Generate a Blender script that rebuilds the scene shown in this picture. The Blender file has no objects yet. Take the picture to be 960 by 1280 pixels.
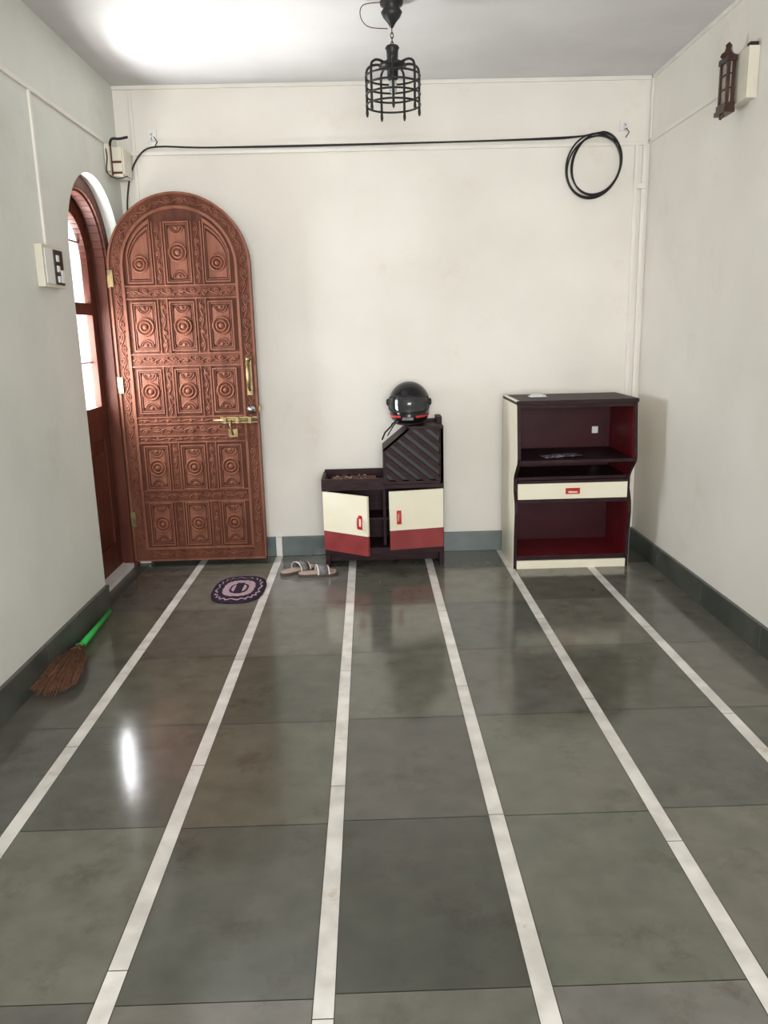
import bpy, bmesh, math, random
import numpy as np
from mathutils import Vector, Matrix
random.seed(7)
scene=bpy.context.scene
scene.view_settings.view_transform='Standard'
XL,XR,YB,HC=-1.514,1.79,5.27,2.98
YR=-2.6

# ------------------------------------------------------------ materials
def mat(name,col,rough=0.5,col2=None,nscale=6.0,bump=0.0,bscale=60.0,metal=0.0,spec=0.5,coat=0.0,stretch=(1,1,1),detail=4.0,lo=0.35,hi=0.65,attr=None,rvar=0.0,stain=None):
    m=bpy.data.materials.new(name); m.use_nodes=True
    nt=m.node_tree; n=nt.nodes; l=nt.links; b=n['Principled BSDF']
    b.inputs['Base Color'].default_value=(*col,1); b.inputs['Roughness'].default_value=rough
    b.inputs['Metallic'].default_value=metal; b.inputs['Specular IOR Level'].default_value=spec
    b.inputs['Coat Weight'].default_value=coat; b.inputs['Coat Roughness'].default_value=0.12
    tc=n.new('ShaderNodeTexCoord'); mp=n.new('ShaderNodeMapping'); mp.inputs['Scale'].default_value=stretch
    l.new(tc.outputs['Object'],mp.inputs['Vector'])
    nz=n.new('ShaderNodeTexNoise'); nz.inputs['Scale'].default_value=nscale; nz.inputs['Detail'].default_value=detail
    l.new(mp.outputs['Vector'],nz.inputs['Vector'])
    if col2 is not None:
        cr=n.new('ShaderNodeValToRGB'); cr.color_ramp.elements[0].position=lo; cr.color_ramp.elements[1].position=hi
        cr.color_ramp.elements[0].color=(*col,1); cr.color_ramp.elements[1].color=(*col2,1)
        l.new(nz.outputs['Fac'],cr.inputs['Fac'])
        out=cr.outputs['Color']
        if attr:
            at=n.new('ShaderNodeAttribute'); at.attribute_name=attr
            mx=n.new('ShaderNodeMixRGB'); mx.blend_type='MULTIPLY'; mx.inputs['Fac'].default_value=1
            l.new(out,mx.inputs['Color1']); l.new(at.outputs['Color'],mx.inputs['Color2']); out=mx.outputs['Color']
        if stain:
            sc_,p0_,p1_,sc_col=stain
            n3=n.new('ShaderNodeTexNoise'); n3.inputs['Scale'].default_value=sc_; n3.inputs['Detail'].default_value=14; n3.inputs['Roughness'].default_value=0.75
            l.new(mp.outputs['Vector'],n3.inputs['Vector'])
            c3=n.new('ShaderNodeValToRGB'); c3.color_ramp.elements[0].position=p0_; c3.color_ramp.elements[1].position=p1_
            c3.color_ramp.elements[0].color=(1,1,1,1); c3.color_ramp.elements[1].color=(*sc_col,1)
            l.new(n3.outputs['Fac'],c3.inputs['Fac'])
            m3=n.new('ShaderNodeMixRGB'); m3.blend_type='MULTIPLY'; m3.inputs['Fac'].default_value=1
            l.new(out,m3.inputs['Color1']); l.new(c3.outputs['Color'],m3.inputs['Color2']); out=m3.outputs['Color']
        l.new(out,b.inputs['Base Color'])
    if rvar:
        mr=n.new('ShaderNodeMapRange'); mr.inputs['To Min'].default_value=rough-rvar; mr.inputs['To Max'].default_value=rough+rvar
        l.new(nz.outputs['Fac'],mr.inputs['Value']); l.new(mr.outputs['Result'],b.inputs['Roughness'])
    if bump:
        n2=n.new('ShaderNodeTexNoise'); n2.inputs['Scale'].default_value=bscale; n2.inputs['Detail'].default_value=5
        l.new(mp.outputs['Vector'],n2.inputs['Vector'])
        bp=n.new('ShaderNodeBump'); bp.inputs['Strength'].default_value=bump; bp.inputs['Distance'].default_value=0.01
        l.new(n2.outputs['Fac'],bp.inputs['Height']); l.new(bp.outputs['Normal'],b.inputs['Normal'])
    return m

WST=(2.2,0.56,0.74,(0.90,0.87,0.82))
M_wall=mat('wall_paint',(0.70,0.670,0.610),0.55,(0.78,0.750,0.69),1.3,0.08,9,detail=6,spec=0.3,stain=WST)
M_wallL=mat('wall_paint_left_dim',(0.61,0.63,0.585),0.5,(0.71,0.72,0.67),1.3,0.08,9,detail=6,spec=0.3,stain=WST)  # same paint; the left wall's dimmer, greener light is put into its colour
M_ceil=mat('ceiling_paint',(0.57,0.56,0.56),0.6,(0.63,0.62,0.62),2.0,0.06,14,spec=0.3)
M_floor=mat('kota_stone',(0.100,0.100,0.085),0.135,(0.150,0.148,0.126),9.0,0.012,30,detail=12,lo=0.25,hi=0.8,attr='tint',rvar=0.04,spec=0.55,stain=(3.2,0.53,0.70,(0.62,0.56,0.50)))
M_marble=mat('marble_strip',(0.60,0.575,0.535),0.2,(0.80,0.775,0.735),9,0.01,40,detail=8,attr='tint',stain=(5.0,0.58,0.70,(0.72,0.60,0.48)))
M_grout=mat('grout',(0.035,0.033,0.028),0.7,(0.05,0.05,0.04),20)
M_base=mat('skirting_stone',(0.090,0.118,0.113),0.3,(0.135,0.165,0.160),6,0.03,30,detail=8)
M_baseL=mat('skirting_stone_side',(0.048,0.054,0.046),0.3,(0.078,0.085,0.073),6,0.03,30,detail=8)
M_pvc=mat('pvc_trunking',(0.70,0.68,0.62),0.4,(0.76,0.74,0.68),5)
M_cream=mat('cream_plastic',(0.60,0.57,0.47),0.35,(0.68,0.65,0.54),5)
M_black=mat('black_metal',(0.012,0.012,0.013),0.4,(0.02,0.02,0.02),20,spec=0.3)
M_cable=mat('black_cable',(0.010,0.010,0.011),0.45,(0.016,0.016,0.016),20,spec=0.3)
WK=dict(stretch=(2,2,0.35),detail=8)
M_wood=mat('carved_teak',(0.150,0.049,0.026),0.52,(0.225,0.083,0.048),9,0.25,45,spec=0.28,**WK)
M_woodm=mat('carved_teak_ground_shade',(0.095,0.030,0.017),0.55,(0.145,0.050,0.029),9,0.3,45,spec=0.2,**WK)  # teak with the shade between carvings painted into its tone
M_woodd=mat('carved_teak_recess_shade',(0.075,0.023,0.013),0.55,(0.12,0.040,0.023),9,0.25,45,spec=0.2,**WK)  # darker teak: shade of the recesses and grooves put into the colour
M_frame=mat('door_frame_wood',(0.075,0.021,0.013),0.5,(0.12,0.036,0.022),8,0.15,40,stretch=(2,2,0.3),detail=8,spec=0.22)
M_brass=mat('old_brass',(0.34,0.25,0.12),0.45,(0.18,0.13,0.07),25,metal=0.85)
M_steel=mat('steel',(0.6,0.6,0.6),0.25,(0.7,0.7,0.7),20,metal=1.0)
M_dark=mat('dark_laminate',(0.020,0.008,0.010),0.5,(0.036,0.016,0.018),12,0.08,60,stretch=(1,1,4),spec=0.15)
M_maroon=mat('maroon_laminate',(0.034,0.004,0.007),0.42,(0.048,0.007,0.011),8,spec=0.2)
M_redin=mat('red_laminate_inside',(0.15,0.010,0.016),0.42,(0.19,0.014,0.02),8,spec=0.2)
M_lamc=mat('cream_laminate',(0.78,0.74,0.57),0.35,(0.82,0.78,0.63),6)
M_lamr=mat('red_laminate',(0.22,0.034,0.036),0.42,(0.27,0.048,0.048),8,spec=0.3)
M_redh=mat('red_plastic',(0.50,0.02,0.02),0.3,(0.55,0.03,0.03),8)
M_white=mat('white_plastic',(0.70,0.70,0.68),0.4,(0.75,0.75,0.73),8)
M_helm=mat('helmet_gloss_black',(0.005,0.005,0.006),0.16,(0.008,0.008,0.010),8,spec=0.35)
M_visor=mat('helmet_visor',(0.016,0.018,0.020),0.10,(0.028,0.030,0.032),4,spec=0.5)
M_navy=mat('mat_navy',(0.022,0.013,0.026),0.95,(0.048,0.032,0.054),90,0.6,160,spec=0.1)
M_pink=mat('mat_pink',(0.36,0.245,0.27),0.95,(0.48,0.35,0.38),90,0.6,160,spec=0.1)
M_sole=mat('sandal_sole',(0.05,0.035,0.03),0.7,(0.08,0.06,0.05),30)
M_foot=mat('sandal_footbed',(0.38,0.28,0.23),0.7,(0.46,0.35,0.29),30,0.2,80)
M_strap=mat('sandal_strap',(0.10,0.095,0.10),0.6,(0.17,0.16,0.165),30)
M_strapw=mat('sandal_trim',(0.6,0.56,0.52),0.6,(0.7,0.66,0.62),30)
M_green=mat('green_plastic',(0.02,0.36,0.06),0.35,(0.03,0.44,0.08),10)
M_straw=mat('broom_straw',(0.085,0.040,0.024),0.8,(0.17,0.085,0.05),60,spec=0.2)
M_gfloor=mat('outside_ground',(0.3,0.29,0.27),0.8,(0.4,0.39,0.36),3)
M_sill=mat('marble_and_sill_light',(0.72,0.71,0.68),0.3,(0.8,0.79,0.77),9)  # white of the door sill stands in for light coming under the door
M_paper=mat('printed_paper',(0.06,0.06,0.09),0.5,(0.4,0.38,0.4),45,lo=0.48,hi=0.60)
M_bulb=mat('bulb_glass',(0.5,0.5,0.48),0.2,(0.6,0.6,0.58),5)
M_lglass=mat('lantern_glass',(0.20,0.17,0.14),0.15,(0.35,0.31,0.26),12)
M_lwood=mat('lantern_wood',(0.030,0.012,0.009),0.35,(0.055,0.022,0.015),20,spec=0.4)
def glass():
    m=bpy.data.materials.new('window_glass'); m.use_nodes=True; nt=m.node_tree; nt.nodes.clear()
    o=nt.nodes.new('ShaderNodeOutputMaterial'); t=nt.nodes.new('ShaderNodeBsdfTransparent'); g=nt.nodes.new('ShaderNodeBsdfGlossy')
    g.inputs['Roughness'].default_value=0.05; mx=nt.nodes.new('ShaderNodeMixShader'); mx.inputs[0].default_value=0.06
    nt.links.new(t.outputs[0],mx.inputs[1]); nt.links.new(g.outputs[0],mx.inputs[2]); nt.links.new(mx.outputs[0],o.inputs[0]); return m
M_glass=glass()

# ------------------------------------------------------------ builder
class B:
    def __init__(s,name): s.name=name; s.bm=bmesh.new(); s.mats=[]
    def mi(s,m):
        if m not in s.mats: s.mats.append(m)
        return s.mats.index(m)
    def face(s,vs,m,smooth=False):
        try: f=s.bm.faces.new(vs)
        except ValueError: return None
        f.material_index=s.mi(m); f.smooth=smooth; return f
    def prism(s,pts,axis,a,b,m,M=None,msides=None):
        def mk(p,t):
            v={'x':(t,p[0],p[1]),'y':(p[0],t,p[1]),'z':(p[0],p[1],t)}[axis]
            v=Vector(v); return s.bm.verts.new(M@v if M else v)
        A=[mk(p,a) for p in pts]; C=[mk(p,b) for p in pts]; n=len(pts)
        s.face(A,m); s.face(C[::-1],m)
        for i in range(n):
            j=(i+1)%n; s.face([A[j],A[i],C[i],C[j]],msides or m)
    def box(s,x0,x1,y0,y1,z0,z1,m,M=None):
        s.prism([(x0,y0),(x1,y0),(x1,y1),(x0,y1)],'z',z0,z1,m,M)
    def tube(s,pts,r,m,seg=8,closed=False,M=None):
        P=[Vector(p) for p in pts]; n=len(P)
        if M: P=[M@p for p in P]
        rs=r if isinstance(r,(list,tuple)) else [r]*n
        rings=[]; nrm=None
        for i in range(n):
            if closed: t=(P[(i+1)%n]-P[i-1])
            else: t=P[min(i+1,n-1)]-P[max(i-1,0)]
            t.normalize()
            if nrm is None:
                nrm=t.orthogonal().normalized()
            else:
                nrm=nrm-t*nrm.dot(t); nrm=nrm.normalized() if nrm.length>1e-6 else t.orthogonal().normalized()
            bn=t.cross(nrm)
            rings.append([s.bm.verts.new(P[i]+(nrm*math.cos(2*math.pi*k/seg)+bn*math.sin(2*math.pi*k/seg))*rs[i]) for k in range(seg)])
        for i in range(n if closed else n-1):
            A=rings[i]; C=rings[(i+1)%n]; off=0
            if closed and i==n-1:
                off=min(range(seg),key=lambda o:(A[0].co-C[o].co).length)
            for k in range(seg):
                s.face([A[k],A[(k+1)%seg],C[(k+1+off)%seg],C[(k+off)%seg]],m,True)
        if not closed:
            s.face(rings[0][::-1],m); s.face(rings[-1],m)
    def lathe(s,prof,c,m,seg=24,M=None,axis='z'):
        rings=[]
        for r,h in prof:
            ring=[]
            for k in range(seg):
                a=2*math.pi*k/seg; p=(r*math.cos(a),r*math.sin(a),h)
                if axis=='y': p=(p[0],h,p[1])
                if axis=='x': p=(h,p[0],p[1])
                v=Vector(p)+Vector(c); ring.append(s.bm.verts.new(M@v if M else v))
            rings.append(ring)
        for i in range(len(rings)-1):
            for k in range(seg):
                s.face([rings[i][k],rings[i][(k+1)%seg],rings[i+1][(k+1)%seg],rings[i+1][k]],m,True)
        s.face(rings[0][::-1],m); s.face(rings[-1],m)
    def done(s,bevel=0.0,parent=None,M=None):
        bmesh.ops.recalc_face_normals(s.bm,faces=s.bm.faces)
        me=bpy.data.meshes.new(s.name); s.bm.to_mesh(me); s.bm.free()
        for m in s.mats: me.materials.append(m)
        ob=bpy.data.objects.new(s.name,me); scene.collection.objects.link(ob)
        if bevel:
            md=ob.modifiers.new('bevel','BEVEL'); md.width=bevel; md.segments=2; md.limit_method='ANGLE'; md.angle_limit=math.radians(50)
        return ob

def clip(poly,a,b,c):
    out=[]
    for i in range(len(poly)):
        p=poly[i]; q=poly[(i+1)%len(poly)]
        dp=a*p[0]+b*p[1]-c; dq=a*q[0]+b*q[1]-c
        if dp<=0: out.append(p)
        if (dp<0<dq) or (dq<0<dp):
            t=dp/(dp-dq); out.append((p[0]+t*(q[0]-p[0]),p[1]+t*(q[1]-p[1])))
    return out
def clip_convex(poly,conv):
    for i in range(len(conv)):
        p=conv[i]; q=conv[(i+1)%len(conv)]
        ex,ey=q[0]-p[0],q[1]-p[1]
        poly=clip(poly,ey,-ex,ey*p[0]-ex*p[1])
        if len(poly)<3: return []
    return poly
def smooth(pts,n=8):
    out=[]; P_=[Vector(p) for p in pts]; P_=[P_[0]]+P_+[P_[-1]]
    for i in range(1,len(P_)-2):
        for k in range(n):
            t=k/n; a,b_,c_,d_=P_[i-1:i+3]
            out.append(0.5*((2*b_)+(-a+c_)*t+(2*a-5*b_+4*c_-d_)*t*t+(-a+3*b_-3*c_+d_)*t**3))
    out.append(P_[-2]); return out

# ------------------------------------------------------------ room shell
OY0,OY1,OSP=4.26,5.17,1.93; OC=(OY0+OY1)/2; OR=(OY1-OY0)/2
arc=[(OC-OR*math.cos(t),OSP+OR*math.sin(t)) for t in np.linspace(0,math.pi,33)]
w=B('wall_left'); w.prism([(YR,0),(OY0,0)]+arc+[(OY1,0),(YB,0),(YB,HC),(YR,HC)],'x',XL-0.24,XL,M_wallL); w.done()
w=B('wall_right'); w.box(XR,XR+0.2,YR,YB+0.2,0,HC,M_wall); w.done()
w=B('wall_back'); w.box(XL-0.24,XR,YB,YB+0.2,0,HC,M_wall); w.done()
w=B('ceiling'); w.box(XL-0.24,XR+0.2,YR,YB+0.2,HC,HC+0.15,M_ceil); w.done()
w=B('wall_rear')
w.box(XL-0.24,-1.15,YR-0.2,YR,0,HC,M_wall); w.box(1.45,XR+0.2,YR-0.2,YR,0,HC,M_wall)
w.box(-1.15,1.45,YR-0.2,YR,0,0.5,M_wall); w.box(-1.15,1.45,YR-0.2,YR,2.5,HC,M_wall); w.done()

# floor
f=B('floor'); col=[]
S0,SP,SW=-1.1566,0.5068,0.050
xs=[('slab',XL,S0-SW/2)]
for i in range(6):
    a=S0+i*SP; xs.append(('strip',a-SW/2,a+SW/2)); xs.append(('slab',a+SW/2,min(a+SP-SW/2,XR)))
for ci,(k,x0,x1) in enumerate(xs):
    if k=='slab':
        ys=[1.54+0.665*j for j in range(-7,7)]
        off=random.uniform(-0.015,0.015)
    else:
        ys=[YR+0.3+ (ci*0.37)%0.9 + 0.93*j for j in range(0,9)]; off=0
    ys=[YR]+[y+off for y in ys if YR+0.05<y+off<YB-0.05]+[YB]
    g=0.0024
    for j in range(len(ys)-1):
        y0,y1=ys[j]+g*0.6,ys[j+1]-g*0.6
        t=random.uniform(0.78,1.22); c=(t*random.uniform(0.98,1.05),t,t*random.uniform(0.90,1.05))
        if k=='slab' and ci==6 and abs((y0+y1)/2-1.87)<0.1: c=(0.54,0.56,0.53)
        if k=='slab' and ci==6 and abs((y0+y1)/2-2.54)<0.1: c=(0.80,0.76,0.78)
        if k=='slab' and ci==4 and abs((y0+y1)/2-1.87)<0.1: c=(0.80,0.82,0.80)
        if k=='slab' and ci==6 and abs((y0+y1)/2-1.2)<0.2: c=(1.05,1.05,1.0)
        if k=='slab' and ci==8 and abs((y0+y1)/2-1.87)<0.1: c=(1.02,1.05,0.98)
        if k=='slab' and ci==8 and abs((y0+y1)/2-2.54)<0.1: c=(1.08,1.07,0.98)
        if k=='strip': t=random.uniform(0.9,1.1); c=(t,t,t)
        vs=[f.bm.verts.new(p) for p in ((x0+g/2,y0,0),(x1-g/2,y0,0),(x1-g/2,y1,0),(x0+g/2,y1,0))]
        fc=f.face(vs,M_floor if k=='slab' else M_marble); col.append(c)
f.box(XL-0.24,XR+0.2,YR-0.2,YB+0.2,-0.12,-0.0012,M_grout)
lay=f.bm.loops.layers.float_color.new('tint')
f.bm.faces.ensure_lookup_table()
for i,fc in enumerate(f.bm.faces):
    c=col[i] if i<len(col) else (1,1,1)
    for lp in fc.loops: lp[lay]=(*c,1)
f.done()
t=B('trim_threshold'); t.box(XL-0.24,XL-0.001,OY0,OY1,-0.001,0.002,M_baseL); t.box(-1.70,-1.60,OY0+0.01,OY1-0.01,0.002,0.03,M_sill); t.done()

BH=0.135
b=B('baseboard_back')
for x0,x1 in ((XL,-0.672),(-0.67+0.042,0.30),(0.302,1.02),(1.022,XR)): b.box(x0,x1,YB-0.02,YB,0,BH,M_base)
b.box(-0.671,-0.629,YB-0.021,YB,0,BH,M_sill); b.done(0.002)
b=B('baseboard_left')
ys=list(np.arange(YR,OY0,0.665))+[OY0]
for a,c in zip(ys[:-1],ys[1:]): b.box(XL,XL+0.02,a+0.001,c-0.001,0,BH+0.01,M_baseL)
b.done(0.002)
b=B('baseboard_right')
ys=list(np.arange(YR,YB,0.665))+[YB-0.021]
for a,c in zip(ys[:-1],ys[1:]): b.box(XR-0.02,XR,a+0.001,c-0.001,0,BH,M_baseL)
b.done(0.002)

t=B('trim_trunking_back')
t.box(-1.44,1.76,YB-0.014,YB,2.585,2.607,M_pvc); t.box(-1.42,-1.40,YB-0.012,YB,0.3,HC-0.03,M_pvc)
t.box(1.695,1.718,YB-0.014,YB,1.0,2.585,M_pvc); t.box(1.745,1.768,YB-0.014,YB,0.3,2.585,M_pvc)
t.box(XL,XR,YB-0.016,YB,HC-0.022,HC,M_pvc)
t.box(-1.30,-1.27,YB-0.02,YB,2.63,2.66,M_white); t.box(1.715,1.765,YB-0.03,YB,2.33,2.36,M_pvc)
t.done(0.002)
t=B('trim_trunking_left')
t.box(XL,XL+0.012,YR,5.05,2.60,2.622,M_pvc); t.box(XL,XL+0.012,3.93,3.955,1.93,2.60,M_pvc)
t.done(0.002)
t=B('trim_trunking_right')
t.box(XR-0.012,XR,3.95,YB,2.595,2.617,M_pvc); t.box(XR-0.012,XR,YR,YB,HC-0.02,HC,M_pvc)
t.box(XR-0.012,XR,YB-0.03,YB-0.01,2.6,HC,M_pvc)
t.done(0.002)
for x,z in ((-1.29,2.70),(1.62,2.70)):
    h=B('wall_hook'); h.box(x-0.025,x+0.025,YB-0.012,YB,z-0.03,z+0.03,M_white)
    h.tube([(x,YB-0.012,z+0.01),(x,YB-0.04,z),(x,YB-0.045,z-0.02),(x,YB-0.03,z-0.03)],0.004,M_steel,6)
    h.tube([(x+0.01,YB-0.014,z-0.01),(x+0.03,YB-0.02,z-0.04),(x+0.01,YB-0.02,z-0.07)],0.003,M_cable,5); h.done()

# ------------------------------------------------------------ outer glazed door with arched frame (closed)
d=B('door_1')
fr=0.075
def arch_outline(y0,y1,sp,z0,n=25):
    c=(y0+y1)/2; r=(y1-y0)/2
    return [(y0,z0)]+[(c-r*math.cos(t),sp+r*math.sin(t)) for t in np.linspace(0,math.pi,n)]+[(y1,z0)]
def ring(bd,o,i,axis,a,c,m):
    for k in range(len(o)-1):
        bd.prism([o[k],o[k+1],i[k+1],i[k]],axis,a,c,m)
g0,g1=OY0+0.002,OY1-0.002
ring(d,arch_outline(g0,g1,OSP,0.0),arch_outline(g0+fr,g1-fr,OSP,0.0),'x',-1.72,-1.585,M_frame)
ring(d,arch_outline(g0+fr-0.02,g1-fr+0.02,OSP,0.0),arch_outline(g0+fr+0.015,g1-fr-0.015,OSP,0.0),'x',-1.66,-1.60,M_frame)
a0,a1=g0+fr+0.004,g1-fr-0.004
ring(d,arch_outline(a0,a1,OSP,0.03),arch_outline(a0+0.10,a1-0.10,OSP,0.03),'x',-1.715,-1.675,M_frame)
d.box(-1.715,-1.675,a0+0.09,a1-0.09,0.03,0.20,M_frame)
d.box(-1.715,-1.675,a0+0.09,a1-0.09,0.88,1.08,M_frame)
d.box(-1.715,-1.675,a0+0.09,a1-0.09,1.63,1.70,M_frame)
d.box(-1.71,-1.685,a0+0.09,a1-0.09,0.20,0.88,M_frame)
d.box(-1.70,-1.672,a0+0.16,a1-0.16,0.28,0.80,M_frame)
d.box(-1.70,-1.695,a0+0.09,a1-0.09,1.05,OSP+0.27,M_glass)
for z in (2.05,1.35):
    d.tube([(-1.705,a0+0.09,z),(-1.705,a1-0.09,z)],0.006,M_frame,6)
d.done(0.003)

# ------------------------------------------------------------ carved door leaf (open against back wall)
UX,UZ,YF=-1.585,0.04,5.088; DW=0.872; DR=DW/2; DSP=1.868
D=B('door_2')
def ao(ins,n=41):
    return [(UX+ins,UZ+ins)]+[(UX+DR-(DR-ins)*math.cos(t),UZ+DSP+(DR-ins)*math.sin(t)) for t in np.linspace(0,math.pi,n)]+[(UX+DW-ins,UZ+ins)]
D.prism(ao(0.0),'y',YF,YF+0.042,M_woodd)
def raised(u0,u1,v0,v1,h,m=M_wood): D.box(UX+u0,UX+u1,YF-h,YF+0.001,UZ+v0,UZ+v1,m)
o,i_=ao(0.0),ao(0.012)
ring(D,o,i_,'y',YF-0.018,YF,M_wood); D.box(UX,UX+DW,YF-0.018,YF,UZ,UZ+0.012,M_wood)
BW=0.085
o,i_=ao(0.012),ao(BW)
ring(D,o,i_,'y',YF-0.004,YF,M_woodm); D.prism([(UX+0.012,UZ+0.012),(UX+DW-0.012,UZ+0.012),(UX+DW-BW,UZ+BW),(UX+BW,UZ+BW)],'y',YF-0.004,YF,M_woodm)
o,i_=ao(BW-0.006),ao(BW+0.010)
ring(D,o,i_,'y',YF-0.018,YF,M_wood); D.box(UX+BW,UX+DW-BW,YF-0.018,YF,UZ+BW-0.006,UZ+BW+0.010,M_wood)
cols_=[(0.122,0.277),(0.358,0.514),(0.595,0.750)]
rows=[(0.105,0.395),(0.480,0.770),(0.975,1.255),(1.365,1.665)]
def vine(fn,L,amp,per=0.075,r=0.0042,h=0.007):
    n=max(2,int(round(L/per))); pts=[]
    N=n*10
    for k in range(N+1):
        s_=L*k/N; t_=amp*0.45*math.sin(math.pi*n*k/N)
        u,v=fn(s_,t_); pts.append((UX+u,YF-h,UZ+v))
    D.tube(pts,r,M_wood,5)
    for k in range(n):
        sc=L*(k+0.5)/n; sg=-1 if k%2==0 else 1
        sp=[]
        for q in range(15):
            a=q/14*math.pi*3.0; rr=amp*0.62*(1-q/14*0.8)
            u,v=fn(sc+rr*math.cos(a)*1.1, sg*amp*0.35+sg*rr*math.sin(a)*-1*0.9); sp.append((UX+u,YF-h-0.001,UZ+v))
        D.tube(sp,[r*1.15*(1-q/14*0.4) for q in range(15)],M_wood,5)
        u,v=fn(sc+per*0.42,-sg*amp*0.55)
        D.lathe([(0.001,-h-0.007),(amp*0.18,-h-0.004),(amp*0.30,-h+0.004)],(UX+u,YF,UZ+v),M_wood,7,axis='y')
hl=lambda v0,u0:(lambda s_,t_:(u0+s_,v0+t_))
vl=lambda u0,v0:(lambda s_,t_:(u0+t_,v0+s_))
bc=(0.012+BW)/2
vine(vl(bc,0.09),DSP-0.09,0.028); vine(vl(DW-bc,0.09),DSP-0.09,0.028); vine(hl(bc,0.09),DW-0.18,0.028)
rr=DR-bc
vine(lambda s_,t_:(DR-(rr+t_)*math.cos(s_/rr),DSP+(rr+t_)*math.sin(s_/rr)),math.pi*rr,0.028)
inU0,inU1=BW+0.010,DW-BW-0.010
for v0,v1 in ((0.395,0.480),(0.785,0.955),(1.268,1.352),(1.680,1.765)):
    raised(inU0,inU1,v0,v1,0.004,M_woodm)
    raised(inU0,inU1,v0,v0+0.008,0.014); raised(inU0,inU1,v1-0.008,v1,0.014)
    if v1-v0>0.12:
        raised(inU0,inU1,v0+0.042,v0+0.05,0.014); raised(inU0,inU1,v1-0.05,v1-0.042,0.014)
        vine(hl(v0+0.026,inU0+0.01),inU1-inU0-0.02,0.012); vine(hl(v1-0.026,inU0+0.01),inU1-inU0-0.02,0.012)
    vine(hl((v0+v1)/2,inU0+0.01),inU1-inU0-0.02,0.026)
for (u0,u1) in ((0.285,0.350),(0.522,0.587)):
    for v0,v1 in ((BW+0.01,0.395),(0.480,0.785),(0.955,1.268),(1.352,1.680),(1.765,2.135)):
        raised(u0,u1,v0,v1,0.004,M_woodm); raised(u0,u0+0.007,v0,v1,0.014); raised(u1-0.007,u1,v0,v1,0.014)
        vine(vl((u0+u1)/2,v0+0.01),v1-v0-0.02,0.020)
def rosette(u,v,R=0.052):
    c=(UX+u,YF,UZ+v)
    D.lathe([(R*1.06,-0.002),(R*1.02,-0.018),(R*0.94,-0.021),(R*0.86,-0.018),(R*0.82,-0.012),(R*0.66,-0.012),(R*0.62,-0.020),(R*0.54,-0.023),(R*0.46,-0.020),(R*0.43,-0.014),(R*0.30,-0.014),(R*0.27,-0.022),(R*0.15,-0.027),(0.0008,-0.028)],c,M_wood,32,axis='y')
    for r_ in (0.74,0.365):
        D.tube([(c[0]+R*r_*math.cos(t_),YF-0.0125 if r_>0.5 else YF-0.0145,c[2]+R*r_*math.sin(t_)) for t_ in np.linspace(0,2*math.pi,28,endpoint=False)],0.0022,M_woodd,5,closed=True)
def rect_panel(u0,u1,v0,v1):
    for k,(ins,hh,wd) in enumerate(((0.0,0.018,0.009),(0.014,0.011,0.005))):
        a,b_,c,e=u0+ins,u1-ins,v0+ins,v1-ins
        raised(a,b_,c,c+wd,hh); raised(a,b_,e-wd,e,hh); raised(a,a+wd,c+wd,e-wd,hh); raised(b_-wd,b_,c+wd,e-wd,hh)
    ins=0.026; ch=0.018
    a,b_,c,e=u0+ins,u1-ins,v0+ins,v1-ins
    P=[(a+ch,c),(b_-ch,c),(b_,c+ch),(b_,e-ch),(b_-ch,e),(a+ch,e),(a,e-ch),(a,c+ch)]
    D.prism([(UX+x,UZ+z) for x,z in P],'y',YF-0.008,YF,M_wood)
    um,vm=(u0+u1)/2,(v0+v1)/2
    rosette(um,vm,0.055)
    for sg in (-1,1):
        for R in (0.042,0.029):
            pts=[(UX+um+R*math.cos(t),YF-0.010,UZ+vm+sg*((v1-v0)/2-0.030)-sg*R*math.sin(t)*1.0) for t in np.linspace(0.05,math.pi-0.05,13)]
            D.tube(pts,0.0045,M_wood if R>0.04 else M_woodd,5)
        D.lathe([(0.013,0.0),(0.010,-0.013),(0.001,-0.017)],(UX+um,YF,UZ+vm+sg*((v1-v0)/2-0.038)),M_wood,10,axis='y')
for (u0,u1) in cols_:
    for (v0,v1) in rows: rect_panel(u0,u1,v0,v1)
rect_panel(0.358,0.514,1.775,2.135)
def side_arch(u0,u1,inner):
    R=DR-BW-0.025; pts=[]
    v0=1.775
    us=np.linspace(u0,u1,12)
    top=[(u,DSP+math.sqrt(max(0,R*R-(u-DR)**2))) for u in us]
    out=[(u0,v0),(u1,v0)]+top[::-1]
    cu=sum(p[0] for p in out)/len(out); cv=(v0+1.98)/2
    def shr(p,k): return (UX+cu+(p[0]-cu)*k,UZ+cv+(p[1]-cv)*k)
    n=len(out)
    for k1,k2,h in ((1.0,0.90,0.017),(0.85,0.79,0.011)):
        for j in range(n):
            p,q=out[j],out[(j+1)%n]
            D.prism([shr(p,k1),shr(q,k1),shr(q,k2),shr(p,k2)],'y',YF-h,YF,M_wood)
    D.prism([shr(p,0.72) for p in out],'y',YF-0.008,YF,M_wood)
    rosette(cu,v0+0.115,0.050)
side_arch(0.122,0.277,1); side_arch(0.595,0.750,0)
for z in (0.33,1.20,1.85):
    D.tube([(UX-0.004,YF-0.004,z-0.055),(UX-0.004,YF-0.004,z+0.055)],0.009,M_brass,10)
    D.box(UX-0.001,UX+0.03,YF-0.021,YF-0.017,z-0.05,z+0.05,M_brass)
hx=UX+DW-0.045
D.box(hx-0.018,hx+0.018,YF-0.020,YF-0.012,1.12,1.36,M_brass)
D.lathe([(0.014,-0.02),(0.018,-0.028),(0.008,-0.035),(0.001,-0.037)],(hx,YF,1.345),M_brass,12,axis='y')
D.tube([(hx,YF-0.02,1.15),(hx,YF-0.055,1.17),(hx,YF-0.06,1.24),(hx,YF-0.055,1.31),(hx,YF-0.02,1.33)],[0.008,0.009,0.013,0.009,0.008],M_brass,10)
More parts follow.
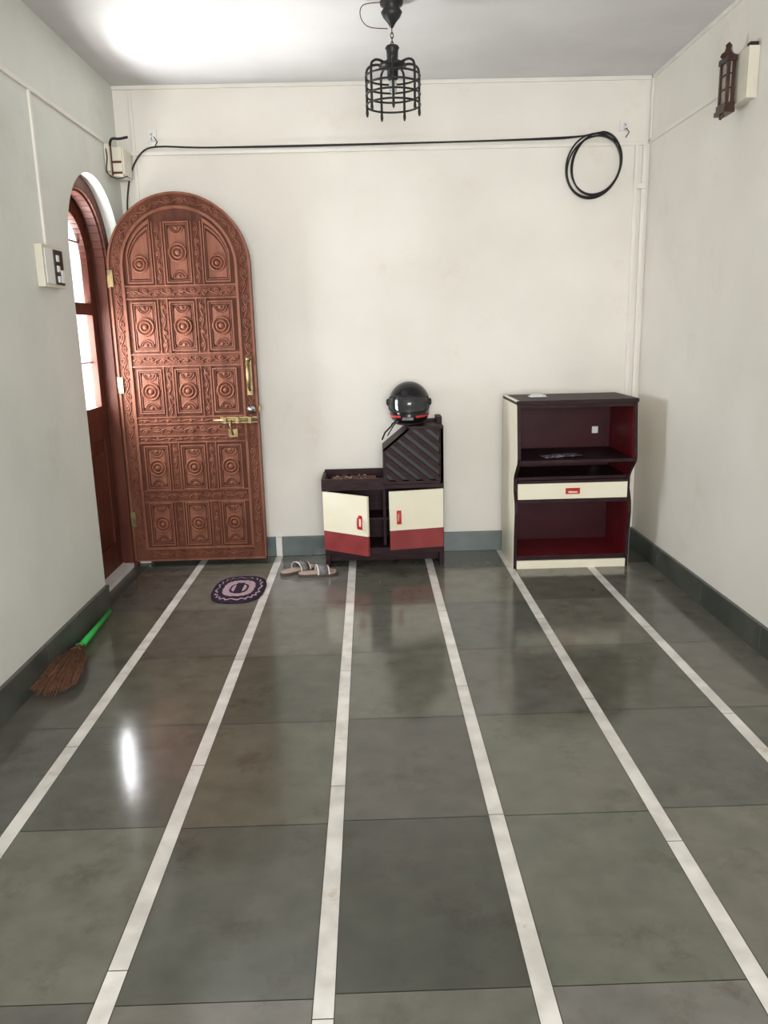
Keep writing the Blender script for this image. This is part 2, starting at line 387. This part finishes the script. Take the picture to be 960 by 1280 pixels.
D.lathe([(0.028,-0.012),(0.028,-0.028),(0.016,-0.034),(0.012,-0.05),(0.001,-0.052)],(hx+0.0,YF,1.03),M_steel,20,axis='y')
D.box(hx-0.20,hx+0.035,YF-0.024,YF-0.014,0.945,0.985,M_brass)
D.tube([(hx-0.24,YF-0.034,0.965),(hx+0.04,YF-0.034,0.965)],0.009,M_brass,10)
for q in (-0.17,-0.09,-0.01): D.box(hx+q-0.01,hx+q+0.01,YF-0.046,YF-0.014,0.945,0.985,M_brass)
D.tube([(hx-0.13,YF-0.04,0.965),(hx-0.135,YF-0.055,0.93),(hx-0.12,YF-0.05,0.87)],0.007,M_brass,8)
D.box(hx-0.15,hx-0.09,YF-0.05,YF-0.018,0.86,0.91,M_brass)
D.box(UX+DW,UX+DW+0.012,YF+0.005,YF+0.03,1.01,1.05,M_brass)
D.done()

# ------------------------------------------------------------ shoe cabinet
C=B('shoe_cabinet')
x0,x1,yf,yb=-0.315,0.458,4.95,5.235; xm=0.075; T=0.022
zt=0.565
for xx in (x0,x1-0.03): C.box(xx,xx+0.03,yf,yb,0,0.085,M_dark)
C.box(x0+0.03,x1-0.03,yf+0.07,yf+0.09,0.02,0.09,M_dark); C.box(x0,x1,yf-0.005,yb,0.085,0.125,M_dark)
C.box(x0,x0+T,yf,yb,0.085,zt,M_dark); C.box(x1-T,x1,yf,yb,0.085,0.89,M_dark)
C.box(x0+T,x1-T,yb-0.012,yb,0.085,zt,M_dark)
C.box(xm-0.008,xm+0.012,yf+0.06,yb-0.012,0.085,zt-0.03,M_dark)
C.box(x0+T,x1-T,yf+0.04,yb-0.012,0.30,0.315,M_dark)
C.box(x0-0.005,x1,yf-0.012,yb,0.515,0.54,M_dark)
C.box(x0-0.008,xm,yf-0.018,yf+0.004,0.51,0.585,M_dark); C.box(x0-0.008,x0+0.014,yf,yb,0.54,0.585,M_dark); C.box(x0,xm,yb-0.018,yb,0.54,0.60,M_dark)
XS=0.245
prof=[(xm,0.54),(x1,0.54),(x1,0.905),(XS,0.905),(xm,0.765)]
def polyframe(bd,P,ins,ya,yb2,m):
    n=len(P); Q=[]
    for k in range(n):
        p0,p1,p2=Vector(P[k-1]),Vector(P[k]),Vector(P[(k+1)%n])
        e1=(p1-p0).normalized(); e2=(p2-p1).normalized()
        n1=Vector((-e1.y,e1.x)); n2=Vector((-e2.y,e2.x)); bis=(n1+n2); bis=bis/ bis.dot(n1)
        q=p1+bis*ins; Q.append((q.x,q.y))
    for k in range(n):
        j=(k+1)%n; bd.prism([P[k],P[j],Q[j],Q[k]],'y',ya,yb2,m)
    return Q
Q=polyframe(C,prof,0.018,yf,yf+0.025,M_dark)
C.prism(Q,'y',yf+0.046,yf+0.050,M_black)
for k in range(-8,14):
    off=k*0.056
    dx,dz=math.cos(math.radians(-40)),math.sin(math.radians(-40)); nx,nz=-dz,dx
    c0=(0.27+nx*off,0.70+nz*off); L=0.6; wv=0.015
    band=[(c0[0]-dx*L-nx*wv,c0[1]-dz*L-nz*wv),(c0[0]+dx*L-nx*wv,c0[1]+dz*L-nz*wv),(c0[0]+dx*L+nx*wv,c0[1]+dz*L+nz*wv),(c0[0]-dx*L+nx*wv,c0[1]-dz*L+nz*wv)]
    pl=clip_convex(band,Q)
    if len(pl)>=3: C.prism(pl,'y',yf+0.004,yf+0.034,M_dark)
C.box(xm,xm+0.018,yf+0.02,yb,0.54,0.765,M_dark)
C.prism([(xm,0.765),(xm,0.747),(XS,0.887),(XS,0.905)],'y',yf,yb,M_dark)
C.box(XS-0.005,x1,yf-0.005,yb,0.89,0.908,M_dark)
C.prism([(xm,0.54),(x1,0.54),(x1,0.90),(XS,0.90),(xm,0.76)],'y',yb-0.012,yb,M_dark); C.box(x1-0.03,x1+0.004,yb-0.14,yb,0.905,0.95,M_dark)
C.box(XS+0.01,x1,yb-0.015,yb,0.905,0.925,M_dark)
def cab_door(hxp,width,ang,sgn,hy):
    Mx=Matrix.Translation((hxp,hy,0))@Matrix.Rotation(math.radians(ang),4,'Z')
    a,b_=(0,width) if sgn>0 else (-width,0)
    C.box(a,b_,-0.018,0,0.255,0.508,M_lamc,Mx); C.box(a,b_,-0.018,0,0.128,0.255,M_lamr,Mx)
    C.box(a+ (0.0),b_,-0.0005,0.002,0.128,0.508,M_dark,Mx)
    hc=(width-0.055) if sgn>0 else (-width+0.06)
    C.tube([(hc,-0.018,0.375),(hc,-0.042,0.372),(hc,-0.046,0.34),(hc,-0.042,0.308),(hc,-0.018,0.305)],0.007,M_redh,8,M=Mx)
    C.box(hc-0.015,hc+0.015,-0.021,-0.018,0.295,0.385,M_redh,Mx); C.box(hc-0.007,hc+0.007,-0.0225,-0.021,0.315,0.365,M_lamc,Mx)
cab_door(x0+0.008,0.345,-35,1,yf-0.007)
cab_door(x1-0.008,0.352,10,-1,yf-0.007)
C.done(0.002)
t=B('dried_twigs')
for k in range(46):
    px,py=random.uniform(x0+0.08,xm-0.08),random.uniform(yf+0.05,yb-0.06); a=random.uniform(0,6.28); L=random.uniform(0.02,0.06)
    t.tube([(px-L/2*math.cos(a),py-L/3*math.sin(a),0.560),(px,py,0.568+random.uniform(0,0.010)),(px+L/2*math.cos(a),py+L/3*math.sin(a),0.562)],0.0025,M_foot if k%4==0 else M_straw,5)
t.box(x0+0.05,xm-0.05,yf+0.035,yb-0.04,0.5405,0.558,M_straw)
t.done()

# ------------------------------------------------------------ helmet
Hh=B('motorcycle_helmet')
hc=Vector((0.0,0.0,0.123)); 
def hp(az,el,k=1.0):
    x=0.134*math.cos(el)*math.sin(az); y=-0.150*math.cos(el)*math.cos(az); z=0.142*math.sin(el)
    fr_=max(0,math.cos(az)); low=max(0,min(1,(0.0-el)/0.6))
    y-=0.035*fr_*low
    if el<-0.3: 
        kx=1+0.18*min(1,(-0.3-el)/0.5); x*=kx; y*=1+0.08*min(1,(-0.3-el)/0.5)
    return Vector((x*k,y*k,z*k))+hc
nA,nE=48,24; e0=-1.0
grid=[[Hh.bm.verts.new(hp(2*math.pi*a/nA,e0+(math.pi/2-0.02-e0)*e/nE)) for a in range(nA)] for e in range(nE+1)]
for e in range(nE):
    for a in range(nA):
        el=e0+(math.pi/2-e0)*(e+0.5)/nE; az=(2*math.pi*(a+0.5)/nA+math.pi)%(2*math.pi)-math.pi
        m=M_helm
        if -0.62<el<-0.44 and abs(az)<1.7 and abs(az)>0.35: m=M_redh
        Hh.face([grid[e][a],grid[e][(a+1)%nA],grid[e+1][(a+1)%nA],grid[e+1][a]],m,True)
Hh.face(grid[-1],M_helm,True)
Hh.tube([hp(2*math.pi*a/nA,e0) for a in range(nA)],0.008,M_cable,6,closed=True)
nv,ne=28,10; vg=[]
for e in range(ne+1):
    row=[]
    for a in range(nv+1):
        az=-1.15+2.30*a/nv; top=0.42-0.10*(az/1.15)**2; bot=-0.30+0.10*(az/1.15)**2
        row.append(Hh.bm.verts.new(hp(az,bot+(top-bot)*e/ne,1.035)))
    vg.append(row)
for e in range(ne):
    for a in range(nv): Hh.face([vg[e][a],vg[e][a+1],vg[e+1][a+1],vg[e+1][a]],M_visor,True)
for rowi in (0,ne): Hh.tube([v.co.copy() for v in vg[rowi]],0.0045,M_cable,6)
for ci_ in (0,nv): Hh.tube([vg[e][ci_].co.copy() for e in range(ne+1)],0.0045,M_cable,6)
for sg in (-1,1):
    c=hp(sg*1.28,0.10,1.0); Hh.lathe([(0.022,0.0),(0.022,sg*0.012),(0.012,sg*0.017),(0.001,sg*0.018)],(c.x,c.y,c.z),M_black,16,axis='x')
Hh.box(-0.035,0.035,-0.190,-0.165,0.035,0.052,M_strap)
Hh.tube([(-0.07,-0.03,0.025),(-0.09,-0.09,0.012),(-0.10,-0.15,0.010),(-0.105,-0.182,0.0),(-0.145,-0.186,-0.04),(-0.165,-0.186,-0.085)],0.006,M_cable,6)
Hh.tube([(-0.08,-0.15,0.012),(-0.09,-0.182,0.004),(-0.13,-0.188,-0.06)],0.004,M_cable,6)
Mh=Matrix.Translation((0.254,5.115,0.914))@Matrix.Rotation(math.radians(-6),4,'Z')
for v in Hh.bm.verts: v.co=Mh@v.co
Hh.done()

# ------------------------------------------------------------ display cabinet with drawer
K=B('display_cabinet')
x0,x1,yb=0.885,1.615,5.235; T=0.02
pf=[(4.800,0),(4.795,0.20),(4.775,0.36),(4.785,0.43),(4.825,0.50),(4.825,0.575),(4.80,0.61),(4.715,0.685),(4.705,0.72),(4.745,1.045),(yb,1.045),(yb,0)]
for xa,xb in ((x0,x0+T),(x1-T,x1)):
    K.prism(pf,'x',xa,xb,M_dark)
K.prism([(p[0]+(0.006 if p[0]<5 else 0),p[1]) for p in pf],'x',x0-0.003,x0,M_lamc)
K.prism([(p[0]+(0.006 if p[0]<5 else 0),p[1]) for p in pf],'x',x1,x1+0.003,M_lamc)
K.prism([(p[0]+(0.014 if p[0]<5 else -0.012),p[1]) for p in pf],'x',x1-T-0.002,x1-T,M_redin)
K.prism([(p[0]+(0.014 if p[0]<5 else -0.012),p[1]) for p in pf],'x',x0+T,x0+T+0.002,M_redin)
K.box(x0+T,x1-T,yb-0.012,yb,0,1.045,M_maroon)
K.box(x0-0.004,x1+0.004,4.735,yb,1.045,1.068,M_dark); K.box(x0-0.005,x0+0.012,4.74,yb,1.062,1.0695,M_lamc); K.box(x0,x1,yb-0.02,yb,1.062,1.0695,M_lamc)
K.box(x0+0.02,x1-0.02,4.752,4.77,1.02,1.046,M_dark)
K.box(x0+T,x1-T,4.715,yb-0.012,0.688,0.708,M_dark)
K.box(x0+T,x1-T,4.83,yb-0.012,0.565,0.585,M_dark)
K.box(x0+T,x1-T,4.79,yb-0.012,0.425,0.445,M_dark)
K.box(x0+T,x1-T,4.81,yb-0.012,0.06,0.08,M_redin)
K.box(x0+T,x1-T,4.806,4.812,0.05,0.082,M_dark)
K.box(x0+T,x1-T,4.79,4.81,0.0,0.052,M_lamc)
K.box(x0+T+0.003,x1-T-0.003,4.80,4.82,0.448,0.548,M_lamc); K.box(x0+T+0.02,x1-T-0.02,4.82,5.1,0.455,0.53,M_dark)
K.box(x0+T,x1-T,4.80,4.83,0.55,0.566,M_dark)
hx_=(x0+x1)/2
K.box(hx_-0.045,hx_+0.045,4.796,4.80,0.478,0.516,M_redh)
K.box(hx_-0.028,hx_+0.028,4.7945,4.797,0.486,0.499,M_lamc)
K.tube([(hx_-0.036,4.796,0.507),(hx_-0.034,4.772,0.507),(hx_,4.768,0.507),(hx_+0.034,4.772,0.507),(hx_+0.036,4.796,0.507)],0.006,M_redh,8)
K.box(1.475,1.515,yb-0.018,yb-0.012,0.80,0.845,M_white); K.box(1.475,1.515,yb-0.018,yb-0.012,0.615,0.655,M_white)
K.done(0.002)
p=B('magazine_stack')
for k,(a,cx,cy) in enumerate(((8,1.12,4.86),(-12,1.19,4.88),(20,1.24,4.86))):
    Mx=Matrix.Translation((cx,cy,0.7085+0.0032*k))@Matrix.Rotation(math.radians(a),4,'Z'); p.box(-0.055,0.055,-0.05,0.05,0,0.003,M_paper,Mx)
p.done()
p=B('plastic_bag')
rs=[]
for i in range(13):
    row=[]
    for j in range(9):
        u,v=i/12*2-1,j/8*2-1; e=max(0,1-(u*u+v*v)*0.6)
        row.append(p.bm.verts.new((1.06+0.055*u+random.uniform(-.003,.003),5.0+0.05*v,1.0705+0.020*e*(0.6+0.6*random.random()) if 0<i<12 and 0<j<8 else 1.0705)))
    rs.append(row)
for i in range(12):
    for j in range(8): p.face([rs[i][j],rs[i+1][j],rs[i+1][j+1],rs[i][j+1]],M_white,True)
p.done()

# ------------------------------------------------------------ pendant lamp
P=B('pendant_lamp'); cx,cy=0.150,4.08
P.lathe([(0.055,2.979),(0.052,2.965),(0.035,2.955),(0.050,2.935),(0.040,2.915),(0.022,2.895),(0.012,2.880),(0.006,2.870)],(cx,cy,0),M_black,20)
z=2.868
k=0
while z>2.80:
    pts=[]
    for q in range(10):
        a=2*math.pi*q/10; o_=0.0065*math.cos(a)
        pts.append((cx+(o_ if k%2 else 0),cy+(0 if k%2 else o_),z-0.010+0.013*math.sin(a)))
    P.tube(pts,0.0022,M_black,5,closed=True); z-=0.019; k+=1
P.tube([(cx,cy,2.80),(cx,cy,2.785)],0.006,M_black,8)
P.lathe([(0.008,2.80),(0.028,2.795),(0.034,2.785),(0.028,2.775),(0.026,2.735),(0.060,2.720),(0.066,2.708),(0.034,2.700),(0.026,2.695),(0.026,2.655),(0.020,2.650)],(cx,cy,0),M_black,20)
P.lathe([(0.012,2.65),(0.018,2.64),(0.020,2.62),(0.016,2.60),(0.010,2.592),(0.001,2.59)],(cx,cy,0),M_bulb,16)
R=0.128
for q in range(7):
    a=2*math.pi*q/7+0.2; ca,sa=math.cos(a),math.sin(a)
    pr=smooth([(0.03,2.712,0),(R-0.05,2.722,0),(R-0.018,2.716,0),(R,2.690,0),(R,2.60,0),(R,2.53,0),(R,2.497,0)],3)
    P.tube([(cx+v.x*ca,cy+v.x*sa,v.y) for v in pr],[0.006]*(len(pr)-3)+[0.0075,0.006,0.003],M_black,7)
for z_ in (2.664,2.626,2.584,2.540):
    P.tube([(cx+R*math.cos(t),cy+R*math.sin(t),z_) for t in np.linspace(0,2*math.pi,40,endpoint=False)],0.0048,M_black,7,closed=True)
P.tube(smooth([(cx-0.05,cy-0.01,2.975),(cx-0.13,cy-0.01,2.965),(cx-0.145,cy-0.01,2.92),(cx-0.11,cy-0.01,2.875),(cx-0.02,cy,2.868)],5),0.0022,M_frame,5)
P.done()

# ------------------------------------------------------------ wall lantern right
W=B('wall_lantern')
W.box(1.742,XR,3.87,4.08,2.49,2.705,M_cream); W.box(1.752,XR,3.885,3.92,2.705,2.725,M_black)
xa,xb,ya,yb_=1.694,1.732,3.975,4.065
for xx in (xa,xb-0.014):
    for yy in (ya,yb_-0.016): W.box(xx,xx+0.014,yy,yy+0.016,2.49,2.68,M_lwood)
W.box(xa-0.004,xb+0.004,ya-0.006,yb_+0.006,2.475,2.50,M_lwood); W.box(xa-0.004,xb+0.004,ya-0.006,yb_+0.006,2.675,2.70,M_lwood)
W.box(xa-0.010,xb+0.004,ya-0.010,yb_+0.012,2.455,2.475,M_lwood)
W.lathe([(0.040,2.70),(0.034,2.715),(0.020,2.725),(0.015,2.74),(0.017,2.752),(0.004,2.765)],((xa+xb)/2,(ya+yb_)/2,0),M_lwood,4)
W.box(xa+0.008,xb-0.008,ya+0.008,yb_-0.008,2.50,2.68,M_lglass)
for z_ in (2.56,2.62):
    W.box(xa+0.001,xb-0.001,ya+0.001,ya+0.008,z_,z_+0.006,M_lwood); W.box(xa+0.001,xa+0.008,ya+0.002,yb_-0.002,z_,z_+0.006,M_lwood)
W.tube([((xa+xb)/2-0.01,ya+0.05,2.455),((xa+xb)/2-0.02,ya+0.05,2.435)],[0.014,0.006],M_lwood,8)
W.box(xb-0.002,1.745,4.0,4.05,2.52,2.56,M_lwood); W.box(xb-0.002,1.745,4.0,4.05,2.63,2.67,M_lwood)
W.done(0.001)

# ------------------------------------------------------------ left switchboard
s=B('switchboard')
s.box(XL,XL+0.035,3.81,4.06,1.735,1.925,M_cream); s.box(XL+0.035,XL+0.040,3.94,4.045,1.75,1.91,M_black)
for zz in (1.760,1.808,1.856):
    s.box(XL+0.040,XL+0.046,3.955,3.985,zz,zz+0.030,M_white)
s.box(XL+0.040,XL+0.046,4.00,4.035,1.76,1.82,M_white); s.box(XL+0.035,XL+0.039,3.83,3.925,1.75,1.91,M_white)
s.done(0.002)
s=B('junction_box')
s.box(XL,XL+0.09,5.03,5.20,2.43,2.59,M_cream); s.box(XL+0.09,XL+0.10,5.04,5.19,2.44,2.58,M_cream)
s.box(XL+0.002,XL+0.03,4.99,5.03,2.45,2.60,M_cream); s.box(XL+0.012,XL+0.088,5.024,5.03,2.50,2.512,M_frame); s.box(XL+0.03,XL+0.088,5.024,5.03,2.44,2.452,M_frame)
s.box(XL+0.028,XL+0.036,5.018,5.03,2.43,2.62,M_frame)
s.tube(smooth([(XL+0.03,5.02,2.59),(XL+0.05,5.0,2.625),(XL+0.09,5.02,2.63),(XL+0.13,5.05,2.645)],4),0.008,M_cable,6)
s.tube(smooth([(XL+0.01,5.0,2.60),(XL+0.02,4.98,2.52),(XL+0.015,4.97,2.44),(XL+0.06,5.0,2.41),(XL+0.11,5.05,2.43)],4),0.004,M_cable,6)
s.done(0.002)

# ------------------------------------------------------------ cable + coil
c=B('coiled_cable'); y=YB-0.022
pts=[(-1.475,y,2.15),(-1.478,y,2.28),(-1.46,y,2.40),(-1.43,y,2.50),(-1.36,y,2.60),(-1.26,y,2.632),(-1.0,y,2.622),(-0.5,y,2.618),(0.0,y,2.620),(0.5,y,2.624),(1.0,y,2.628),(1.25,y,2.632)]
ctr=(1.430,2.455)
loops=[(0.140,0.180,0.038,0.030),(0.176,0.200,-0.008,0.0),(0.148,0.160,0.026,0.045),(0.178,0.198,0.006,-0.014),(0.13,0.16,0.01,0.04)]
for k in range(4*16+1):
    a=math.pi*0.62-2*math.pi*k/16; lp=k/16; i0=int(lp); fr0=lp-i0
    A_=loops[i0]; B_=loops[min(i0+1,4)]; rx,rz,ox,oz=[A_[j]*(1-fr0)+B_[j]*fr0 for j in range(4)]
    pts.append((ctr[0]+ox+rx*math.cos(a)+0.02*math.sin(a),y-0.004*lp,ctr[1]+oz+rz*math.sin(a)))
c.tube(smooth(pts,4),0.0052,M_cable,7)
c.tube(smooth([(-0.9,y,2.622),(0.6,y,2.626),(1.3,y,2.64),(1.45,y,2.655),(1.58,y,2.60),(1.60,y-0.01,2.50)],6),0.004,M_cable,6)
c.done()

# ------------------------------------------------------------ door mat
m=B('door_mat'); cx,cy=-0.815,4.53; N=144
def outl(k,rad,sc=0.0):
    a=2*math.pi*k/N; c_,s_=math.cos(a),math.sin(a); e=0.72
    x=math.copysign(abs(c_)**e,c_)*0.155; y=math.copysign(abs(s_)**e,s_)*0.245
    f_=rad*(1+sc*math.sin(a*20)); return (cx+x*f_,cy+y*f_)
bands=[(1.0,0,M_navy),(0.84,0.06,M_pink),(0.79,0.05,M_navy),(0.66,0,M_navy),(0.60,0.02,M_pink),(0.36,0.02,M_navy),(0.28,0,M_pink),(0.24,0,M_pink)]
bot=[m.bm.verts.new((*outl(k,1.0),0.001)) for k in range(N)]
prev=[m.bm.verts.new((*outl(k,1.0),0.010)) for k in range(N)]
for k in range(N): m.face([bot[k],bot[(k+1)%N],prev[(k+1)%N],prev[k]],M_navy)
for bi in range(len(bands)):
    mm=bands[bi][2]; nr=bands[bi+1] if bi+1<len(bands) else (0.12,0,None)
    cur=[m.bm.verts.new((*outl(k,nr[0],nr[1]),0.012+0.002*(bi%2))) for k in range(N)]
    for k in range(N): m.face([prev[k],prev[(k+1)%N],cur[(k+1)%N],cur[k]],mm,True)
    prev=cur
m.face(prev,M_navy); m.box(cx-0.022,cx+0.022,cy-0.095,cy+0.095,0.011,0.0158,M_navy)
m.done()

# ------------------------------------------------------------ sandals
def sandal(name,cx,cy,ang):
    s=B(name); Mx=Matrix.Translation((cx,cy,0))@Matrix.Rotation(math.radians(ang),4,'Z')@Matrix.Diagonal((1.05,1.25,1.2,1))
    N=36; L=0.118
    def o(k,g=1.0):
        a=2*math.pi*k/N; x=L*math.cos(a)
        wd=0.036+0.007*(x/L)-0.006*math.cos(2*math.pi*x/L*0.5+0.4)
        return (x*g,wd*g*math.copysign(abs(math.sin(a))**0.75,math.sin(a)))
    s.prism([o(k) for k in range(N)],'z',0.0,0.016,M_sole,Mx); s.prism([o(k,0.96) for k in range(N)],'z',0.016,0.022,M_foot,Mx)
    def strap(xa,xb,h,mm,tilt=0):
        n=12; rows=[]
        for xx in (xa,xb):
            for dz in (0,0.004):
                rows.append([s.bm.verts.new(Mx@Vector((xx+tilt*math.cos(math.pi*q/n),-0.040*math.cos(math.pi*q/n),0.014+dz+h*math.sin(math.pi*q/n)**0.8))) for q in range(n+1)])
        for q in range(n):
            s.face([rows[0][q],rows[0][q+1],rows[2][q+1],rows[2][q]],mm,True); s.face([rows[1][q],rows[3][q],rows[3][q+1],rows[1][q+1]],mm,True)
            s.face([rows[0][q],rows[1][q],rows[1][q+1],rows[0][q+1]],mm,True); s.face([rows[2][q],rows[2][q+1],rows[3][q+1],rows[3][q]],mm,True)
    strap(0.005,0.055,0.040,M_strap,0.006); strap(0.057,0.066,0.035,M_strapw,0.006); strap(-0.008,0.002,0.042,M_strapw,0.006)
    s.done()
sandal('sandal',-0.495,4.86,38); sandal('sandal',-0.360,4.78,8)

# ------------------------------------------------------------ broom
b=B('broom')
A=Vector((-1.462,4.14,0.030)); J=Vector((-1.445,3.64,0.030)); E=Vector((-1.40,3.13,0.02))
b.tube([A,A.lerp(J,0.5),J],[0.013,0.014,0.017],M_green,10)
b.tube([J,J.lerp(E,0.12),J.lerp(E,0.35),J.lerp(E,0.6)],[0.019,0.026,0.028,0.015],M_straw,10)
dr=(E-J).normalized(); sd=dr.cross(Vector((0,0,1))).normalized()
for k in range(620):
    t=random.uniform(-1,1); h=random.uniform(-1,1); L=random.uniform(0.72,1.08)*(1-0.12*abs(t))
    e=J+(E-J)*L+sd*(t*0.095+random.uniform(-.01,.01)); e.z=max(0.004,0.035+0.035*h*(1-abs(t)))
    e.x=max(e.x,XL+0.024)
    st=J+sd*t*0.018+Vector((0,0,h*0.012)); md=st.lerp(e,0.5)+sd*(t*0.014+random.uniform(-.006,.006))+Vector((0,0,0.012)); md.z=max(md.z,0.01); md.x=max(md.x,XL+0.024)
    b.tube([st,md,e],[0.0020,0.0016,0.0008],M_straw,4)
for q in (0.04,0.16): 
    cc=J.lerp(E,q); b.tube([cc+ (sd*math.cos(t)+Vector((0,0,1))*math.sin(t))*(0.021+0.06*q) for t in np.linspace(0,2*math.pi,14,endpoint=False)],0.003,M_green if q<0.1 else M_straw,5,closed=True)
b.done()

# ------------------------------------------------------------ outside ground + lights
g=B('outside_ground'); g.box(-8,XL-0.245,-4,10,-0.12,-0.02,M_gfloor); g.done()
def area(name,loc,tgt,sx,sy,pw,col=(1,1,1),spread=180):
    l=bpy.data.lights.new(name,'AREA'); l.shape='RECTANGLE'; l.size=sx; l.size_y=sy; l.energy=pw; l.color=col; l.spread=math.radians(spread)
    o=bpy.data.objects.new(name,l); scene.collection.objects.link(o); o.location=loc
    o.rotation_euler=(Vector(tgt)-Vector(loc)).to_track_quat('-Z','Y').to_euler(); return o
area('rear_window_daylight',(0.15,YR+0.02,1.5),(0.15,5,1.45),2.5,1.9,155,(1.0,0.985,0.965),140)
area('door_daylight',(-1.80,4.80,1.36),(0,4.80,1.36),1.05,0.66,78,(0.95,0.975,1.0))
sp=bpy.data.lights.new('ground_bounce','SPOT'); sp.energy=1000; sp.spot_size=math.radians(85); sp.spot_blend=1.0; sp.shadow_soft_size=0.4; sp.color=(1.0,0.985,0.965)
so=bpy.data.objects.new('ground_bounce',sp); scene.collection.objects.link(so); so.location=(-2.05,4.85,0.75)
so.rotation_euler=(Vector((-0.9,3.8,2.98))-Vector(so.location)).to_track_quat('-Z','Y').to_euler()
wd=bpy.data.worlds.new('World'); scene.world=wd; wd.use_nodes=True
bg=wd.node_tree.nodes['Background']; bg.inputs[0].default_value=(0.92,0.96,1,1); bg.inputs[1].default_value=2.2

# ------------------------------------------------------------ camera
pitch,yaw,roll,fpx=.2262,.0145,.0242,985.8
fw=Vector((math.sin(yaw)*math.cos(pitch),math.cos(yaw)*math.cos(pitch),-math.sin(pitch)))
r=Vector((math.cos(yaw),-math.sin(yaw),0)); u=r.cross(fw)
r2=math.cos(roll)*r-math.sin(roll)*u; u2=math.sin(roll)*r+math.cos(roll)*u
cam=bpy.data.cameras.new('camera'); co=bpy.data.objects.new('camera',cam); scene.collection.objects.link(co)
Mc=Matrix((r2,u2,-fw)).transposed().to_4x4(); Mc.translation=Vector((0,0,1.5)); co.matrix_world=Mc
cam.sensor_fit='VERTICAL'; cam.sensor_height=36; cam.sensor_width=27; cam.lens=fpx/1280*36; cam.clip_start=0.05
scene.camera=co
